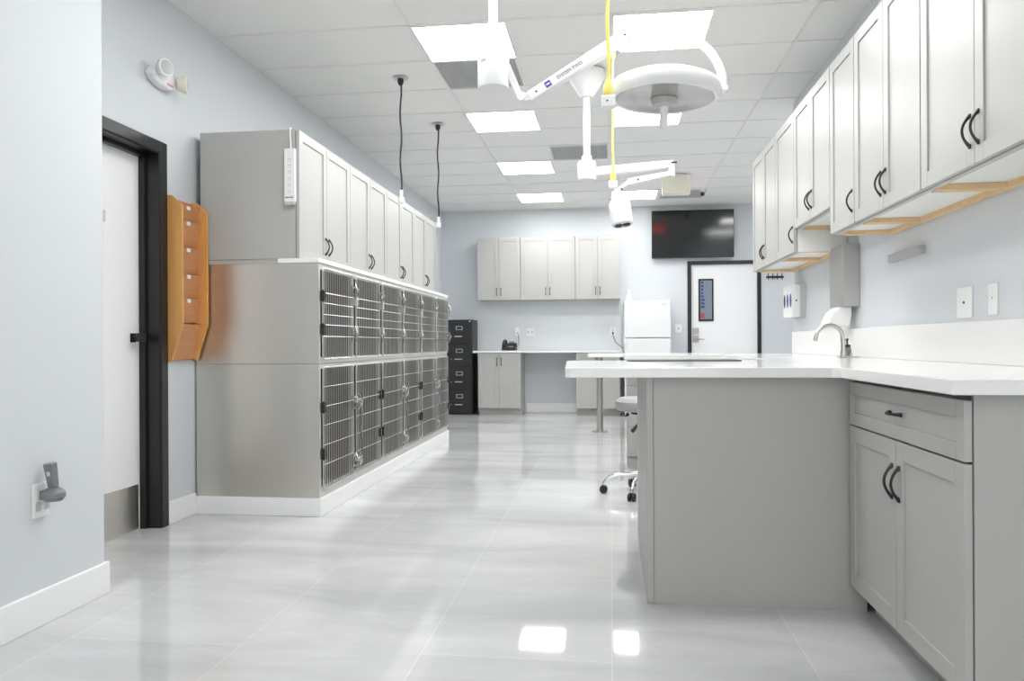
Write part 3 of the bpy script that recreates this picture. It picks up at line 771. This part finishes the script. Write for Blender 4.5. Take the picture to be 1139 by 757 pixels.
hk = thing('hook_rail', (2.32, YB, 1.9), 'black rail of small coat hooks on the wall right of the back door', 'hook rail')
MB().box(2.20, 2.44, YB - .012, YB - .0005, 1.925, 1.955).build('rail', 'black', hk, bevel=.002)
for k in range(4):
    x = 2.225 + .063 * k
    MB().tube([(x, YB - .012, 1.95), (x, YB - .03, 1.985), (x, YB - .045, 1.99)], .006, 6).tube([(x, YB - .012, 1.93), (x, YB - .035, 1.905), (x, YB - .05, 1.915)], .006, 6).build('hook', 'black', hk, smooth=True)

# ------------------------------------------------------------------ right wall items
td = thing('towel_dispenser', (XR, 5.06, 1.24), 'stainless steel paper towel dispenser on the right wall above the faucet', 'dispenser')
MB().box(XR - .102, XR - .001, 4.92, 5.20, 1.235, 1.615).build('body', 'steeldark', td, bevel=.004)
MB().box(XR - .1035, XR - .1022, 4.93, 5.19, 1.29, 1.605).build('front_door', 'steeldark', td, bevel=.001)
MB().tube([(XR - .045, 4.919, 1.585), (XR - .045, 4.9165, 1.585)], .008, 12).build('lock', 'nickel', td)
pt = MB()
pr = [(-.095, 1.236), (-.14, 1.20), (-.165, 1.15), (-.17, 1.118), (-.04, 1.118), (-.03, 1.18), (-.03, 1.236)]
pt.prism([(XR + a, b) for a, b in pr], 'y', 4.99, 5.16)
pt.build('paper_towel', 'tissue', td, bevel=.006)
gb = thing('glove_dispenser', (XR, 6.42, 1.21), 'white glove box holder with blue openings at the far end of the right wall', 'dispenser')
MB().box(XR - .10, XR - .035, 6.25, 6.56, 1.215, 1.465).build('glove_box', 'white', gb, bevel=.004)
MB().box(XR - .034, XR - .0005, 6.24, 6.57, 1.205, 1.475).build('holder', 'lightgrey', gb, bevel=.003)
for k in range(3):
    y = 6.30 + .105 * k
    MB().lathe([(.0, 0), (.03, 0), (.03, .001), (0, .0012)], (XR - .1005, y, 1.345), 20, Matrix(((0, 0, -1), (1, 0, 0), (0, 1, 0))) @ Matrix(((1, 0, 0), (0, 1.8, 0), (0, 0, 1)))).build('opening', ('blue', 'blue', 'rubber')[k], gb)
MB().box(XR - .074, XR - .062, 6.2485, 6.2498, 1.335, 1.35).build('emblem', 'blue', gb)
MB().box(XR - .032, XR - .001, 3.93, 4.36, 1.44, 1.482).solo('wall_bar', 'bargrey', (XR, 4.15, 1.44), 'short grey rail fixed to the right wall under the cabinets', 'wall rail', bevel=.004)
plate('wall_outlet', XR, 3.45, 3.59, 1.118, 1.25, 'wide white wall plate with one jack, on the right wall', [(3.52, 1.184, .006)], axis='x')
plate('wall_switch', XR, 3.235, 3.31, 1.122, 1.247, 'narrow white wall plate nearest on the right wall', [(3.272, 1.19, .0028)], axis='x')

fa = thing('faucet', (1.36, 4.75, .9255), 'brushed nickel gooseneck faucet at the back of the right countertop', 'faucet')
MB().box(1.335, 1.44, 4.72, 4.78, .9258, .934).build('base_plate', 'nickel', fa, bevel=.003)
pts = [(1.36, 4.75, .93), (1.36, 4.75, 1.03)]
for k in range(11):
    a = math.radians(0 + 168 * k / 10); pts.append((1.283 + .077 * math.cos(a), 4.75, 1.037 + .080 * math.sin(a)))
pts.append((1.200, 4.75, 1.025))
MB().tube(pts, [.012] * (len(pts) - 1) + [.0125], 14).build('spout', 'nickel', fa, smooth=True)
MB().tube([(1.36, 4.75, .934), (1.36, 4.75, .965)], .016, 14).tube([(1.405, 4.75, .934), (1.405, 4.75, .95)], .008, 10).build('valve', 'nickel', fa, smooth=True)
sp_ = thing('soap_bottle', (1.41, 4.86, .9255), 'small soap bottle with black pump behind the faucet', 'soap bottle')
MB().lathe([(.0, .926), (.022, .926), (.023, .935), (.023, .975), (.018, .985)], (1.415, 4.86, 0), 20).build('bottle', 'greyplastic', sp_, smooth=True)
MB().lathe([(.018, .984), (.018, 1.0), (.005, 1.003), (.005, 1.03)], (1.415, 4.86, 0), 16).build('pump', 'rubber', sp_, smooth=True)
MB().beam((1.422, 4.86, 1.033), (1.378, 4.86, 1.030), .012, .008).build('nozzle', 'rubber', sp_)

# ------------------------------------------------------------------ stool
sx, sy = .225, 5.26
so = thing('rolling_stool', (sx, sy, 0), 'grey rolling stool with chrome base half hidden behind the peninsula', 'stool')
MB().lathe([(0, .555), (.11, .555), (.18, .565), (.196, .595), (.194, .625), (.17, .648), (.08, .655), (0, .656)], (sx, sy, 0), 40).build('seat', 'vinyl', so, smooth=True)
MB().lathe([(.0, .54), (.09, .54), (.09, .5545), (0, .5548)], (sx, sy, 0), 24).build('seat_plate', 'black', so)
MB().tube([(sx - .115, sy - .08, .552), (sx - .115, sy - .08, .532)], .01, 10).build('seat_bolt', 'rubber', so)
MB().tube([(sx, sy, .12), (sx, sy, .30)], .028, 18).tube([(sx, sy, .30), (sx, sy, .54)], .016, 16).build('column', 'chrome', so, smooth=True)
MB().tube([(sx, sy - .03, .535), (sx - .03, sy - .10, .505), (sx - .075, sy - .17, .455)], .006, 8).build('lever', 'rubber', so, smooth=True)
MB().tube([(sx - .055, sy - .14, .475), (sx - .085, sy - .185, .445)], [.009, .014], 10).build('lever_grip', 'rubber', so, smooth=True)
for k in range(5):
    a = math.radians(178 + 72 * k); c, s = math.cos(a), math.sin(a)
    pts = [(sx + c * r, sy + s * r, z) for r, z in ((0, .13), (.08, .135), (.17, .128), (.24, .11), (.272, .07), (.276, .055))]
    lg = MB().tube(pts, [.018, .015, .013, .012, .011, .01], 12).build('leg', 'chrome', so, smooth=True)
    q = MB(); cx, cy_ = sx + c * .276, sy + s * .276
    u = Vector((-s, c, 0))
    for e in (-1, 1):
        p = Vector((cx, cy_, .027)); q.tube([p + u * e * .007, p + u * e * .022], .0265, 18)
    q.tube([(cx, cy_, .03), (cx, cy_, .056)], .009, 8)
    q.build('caster', 'rubber', lg, smooth=True)

# ------------------------------------------------------------------ wall file rack (left wall)
rk = thing('file_rack', (XL, 4.27, .925), 'oak wall file rack with tiered pockets beside the left door', 'file rack')
def side(y0, y1):
    X = XL + .001
    return MB().prism([(X, .925), (X + .035, .925), (X + .103, 1.14), (X + .103, 1.81), (X + .04, 1.868), (X, 1.868)], 'y', y0, y1)
RY0, RY1 = 4.080, 4.366
side(RY0, RY0 + .014).build('side_panel', 'oak', rk, bevel=.002)
side(RY1 - .014, RY1).build('side_panel', 'oak', rk, bevel=.002)
MB().box(XL + .001, XL + .010, RY0 + .0145, RY1 - .0145, .93, 1.862).build('back_panel', 'oakdark', rk)
for k in range(6):
    z0 = [.935, 1.15, 1.29, 1.43, 1.585, 1.74][k]; hgt = [.205, .15, .15, .165, .165, .10][k]
    p = MB()
    xb = XL + (.026 if k == 0 else .036); xt = XL + (.056 if k == 0 else .062)
    ya, yb_ = RY0 + .0145, RY1 - .0145
    n = 10; up = []; lo = []
    for j in range(n + 1):
        yy = ya + (yb_ - ya) * j / n
        dip = .012 * math.sin(PI * j / n) if k else 0
        up.append((yy, z0 + hgt - dip)); 
    for j in range(n):
        (y0_, u0), (y1_, u1) = up[j], up[j + 1]
        vs = [p.b.verts.new(v) for v in ((xb, y0_, z0), (xb, y1_, z0), (xt, y1_, u1), (xt, y0_, u0), (xb - .007, y0_, z0), (xb - .007, y1_, z0), (xt - .007, y1_, u1), (xt - .007, y0_, u0))]
        for f_ in ((0, 1, 2, 3), (7, 6, 5, 4), (0, 4, 5, 1), (1, 5, 6, 2), (2, 6, 7, 3), (3, 7, 4, 0)): p.b.faces.new([vs[i] for i in f_])
    bmesh.ops.remove_doubles(p.b, verts=p.b.verts, dist=1e-5)
    pk = p.build('pocket', 'oakdark', rk)
    if k:
        MB().box(XL + .0610, XL + .0655, 4.20, 4.235, z0 + hgt - .035, z0 + hgt - .014).build('label_tab', 'card', pk)

# ------------------------------------------------------------------ left side small things
el = thing('emergency_light', (XL, 4.0, 2.5), 'white two-headed emergency light on the left wall above the door', 'emergency light')
body = MB(); cy0, cz0 = 4.02, 2.505
prof = [(.13 * math.cos(2 * PI * k / 24), .055 * math.sin(2 * PI * k / 24)) for k in range(24)]
body.prism([(cy0 + a, cz0 + b) for a, b in prof], 'x', XL + .001, XL + .055)
body.build('housing', 'white', el, bevel=.012, seg=3)
RX = Matrix(((0, 0, 1), (1, 0, 0), (0, 1, 0)))
for (yy, zz_, ang) in ((3.945, 2.535, -20), (4.125, 2.505, 25)):
    MB().lathe([(.0, -.02), (.034, -.018), (.048, .01), (.048, .03), (.042, .034), (0, .034)], (XL + .075, yy, zz_), 24, rotm('Z', ang) @ RX).build('lamp_head', 'cream' if yy > 4 else 'white', el, smooth=True)
    MB().lathe([(.0, .0345), (.040, .0345), (.03, .038), (0, .039)], (XL + .075, yy, zz_), 24, rotm('Z', ang) @ RX).build('lens', 'lightgrey', el, smooth=True)
MB().box(XL + .056, XL + .0575, 4.02, 4.08, 2.468, 2.482).build('marking', 'pinkprint', el)

ps = thing('power_strip', (-1.877, 4.379, 1.84), 'white vertical power strip fixed to the side of the nearest upper cabinet', 'power strip')
MB().box(-1.912, -1.845, 4.353, 4.379, 1.862, 2.178).build('housing', 'white', ps, bevel=.004)
MB().box(-1.907, -1.850, 4.350, 4.379, 1.845, 1.861).build('end_cap', 'lightgrey', ps, bevel=.003)
for k in range(6):
    MB().box(-1.888, -1.868, 4.3515, 4.353, 1.925 + .038 * k, 1.929 + .038 * k).box(-1.888, -1.884, 4.3515, 4.353, 1.912 + .038 * k, 1.919 + .038 * k).box(-1.873, -1.869, 4.3515, 4.353, 1.912 + .038 * k, 1.919 + .038 * k).build('socket', 'lightgrey', ps)
MB().box(-1.905, -1.882, 4.3515, 4.353, 1.885, 1.892).box(-1.878, -1.855, 4.3515, 4.353, 1.885, 1.892).build('switch', 'greyplastic', ps)
MB().tube([(-1.876, 4.37, 2.179), (-1.877, 4.37, 2.22), (-1.88, 4.37, 2.26), (-1.88, 4.372, 2.302), (-1.885, 4.40, 2.31), (-1.95, 4.6, 2.306)], .005, 8).build('cord', 'white', ps, smooth=True)

ol = plate('wall_outlet', XN, 2.53, 2.613, .395, .52, 'white wall outlet low on the left partition wall', [(2.555, .435, .012), (2.6, .435, .012)], axis='p')
ch = thing('otoscope_charger', (XN, 2.62, .45), 'grey handheld charger plugged into the outlet on the left partition wall', 'charger')
MB().lathe([(.0, -.022), (.030, -.022), (.040, -.008), (.039, .008), (.028, .020), (.018, .026), (0, .026)], (XN + .045, 2.585, .475), 28).box(XN + .009, XN + .04, 2.56, 2.605, .459, .492).build('base', 'greyplastic', ch, smooth=True)
MB().beam((XN + .045, 2.585, .500), (XN + .036, 2.578, .592), .028, .030, .040, .034).build('handset', 'greyplastic', ch, bevel=.007, seg=3)
MB().box(XN + .034, XN + .048, 2.5615, 2.5665, .545, .562).build('button', 'silver', ch, bevel=.002)

for o in list(bpy.data.objects):
    if '_o' in o: del o['_o']
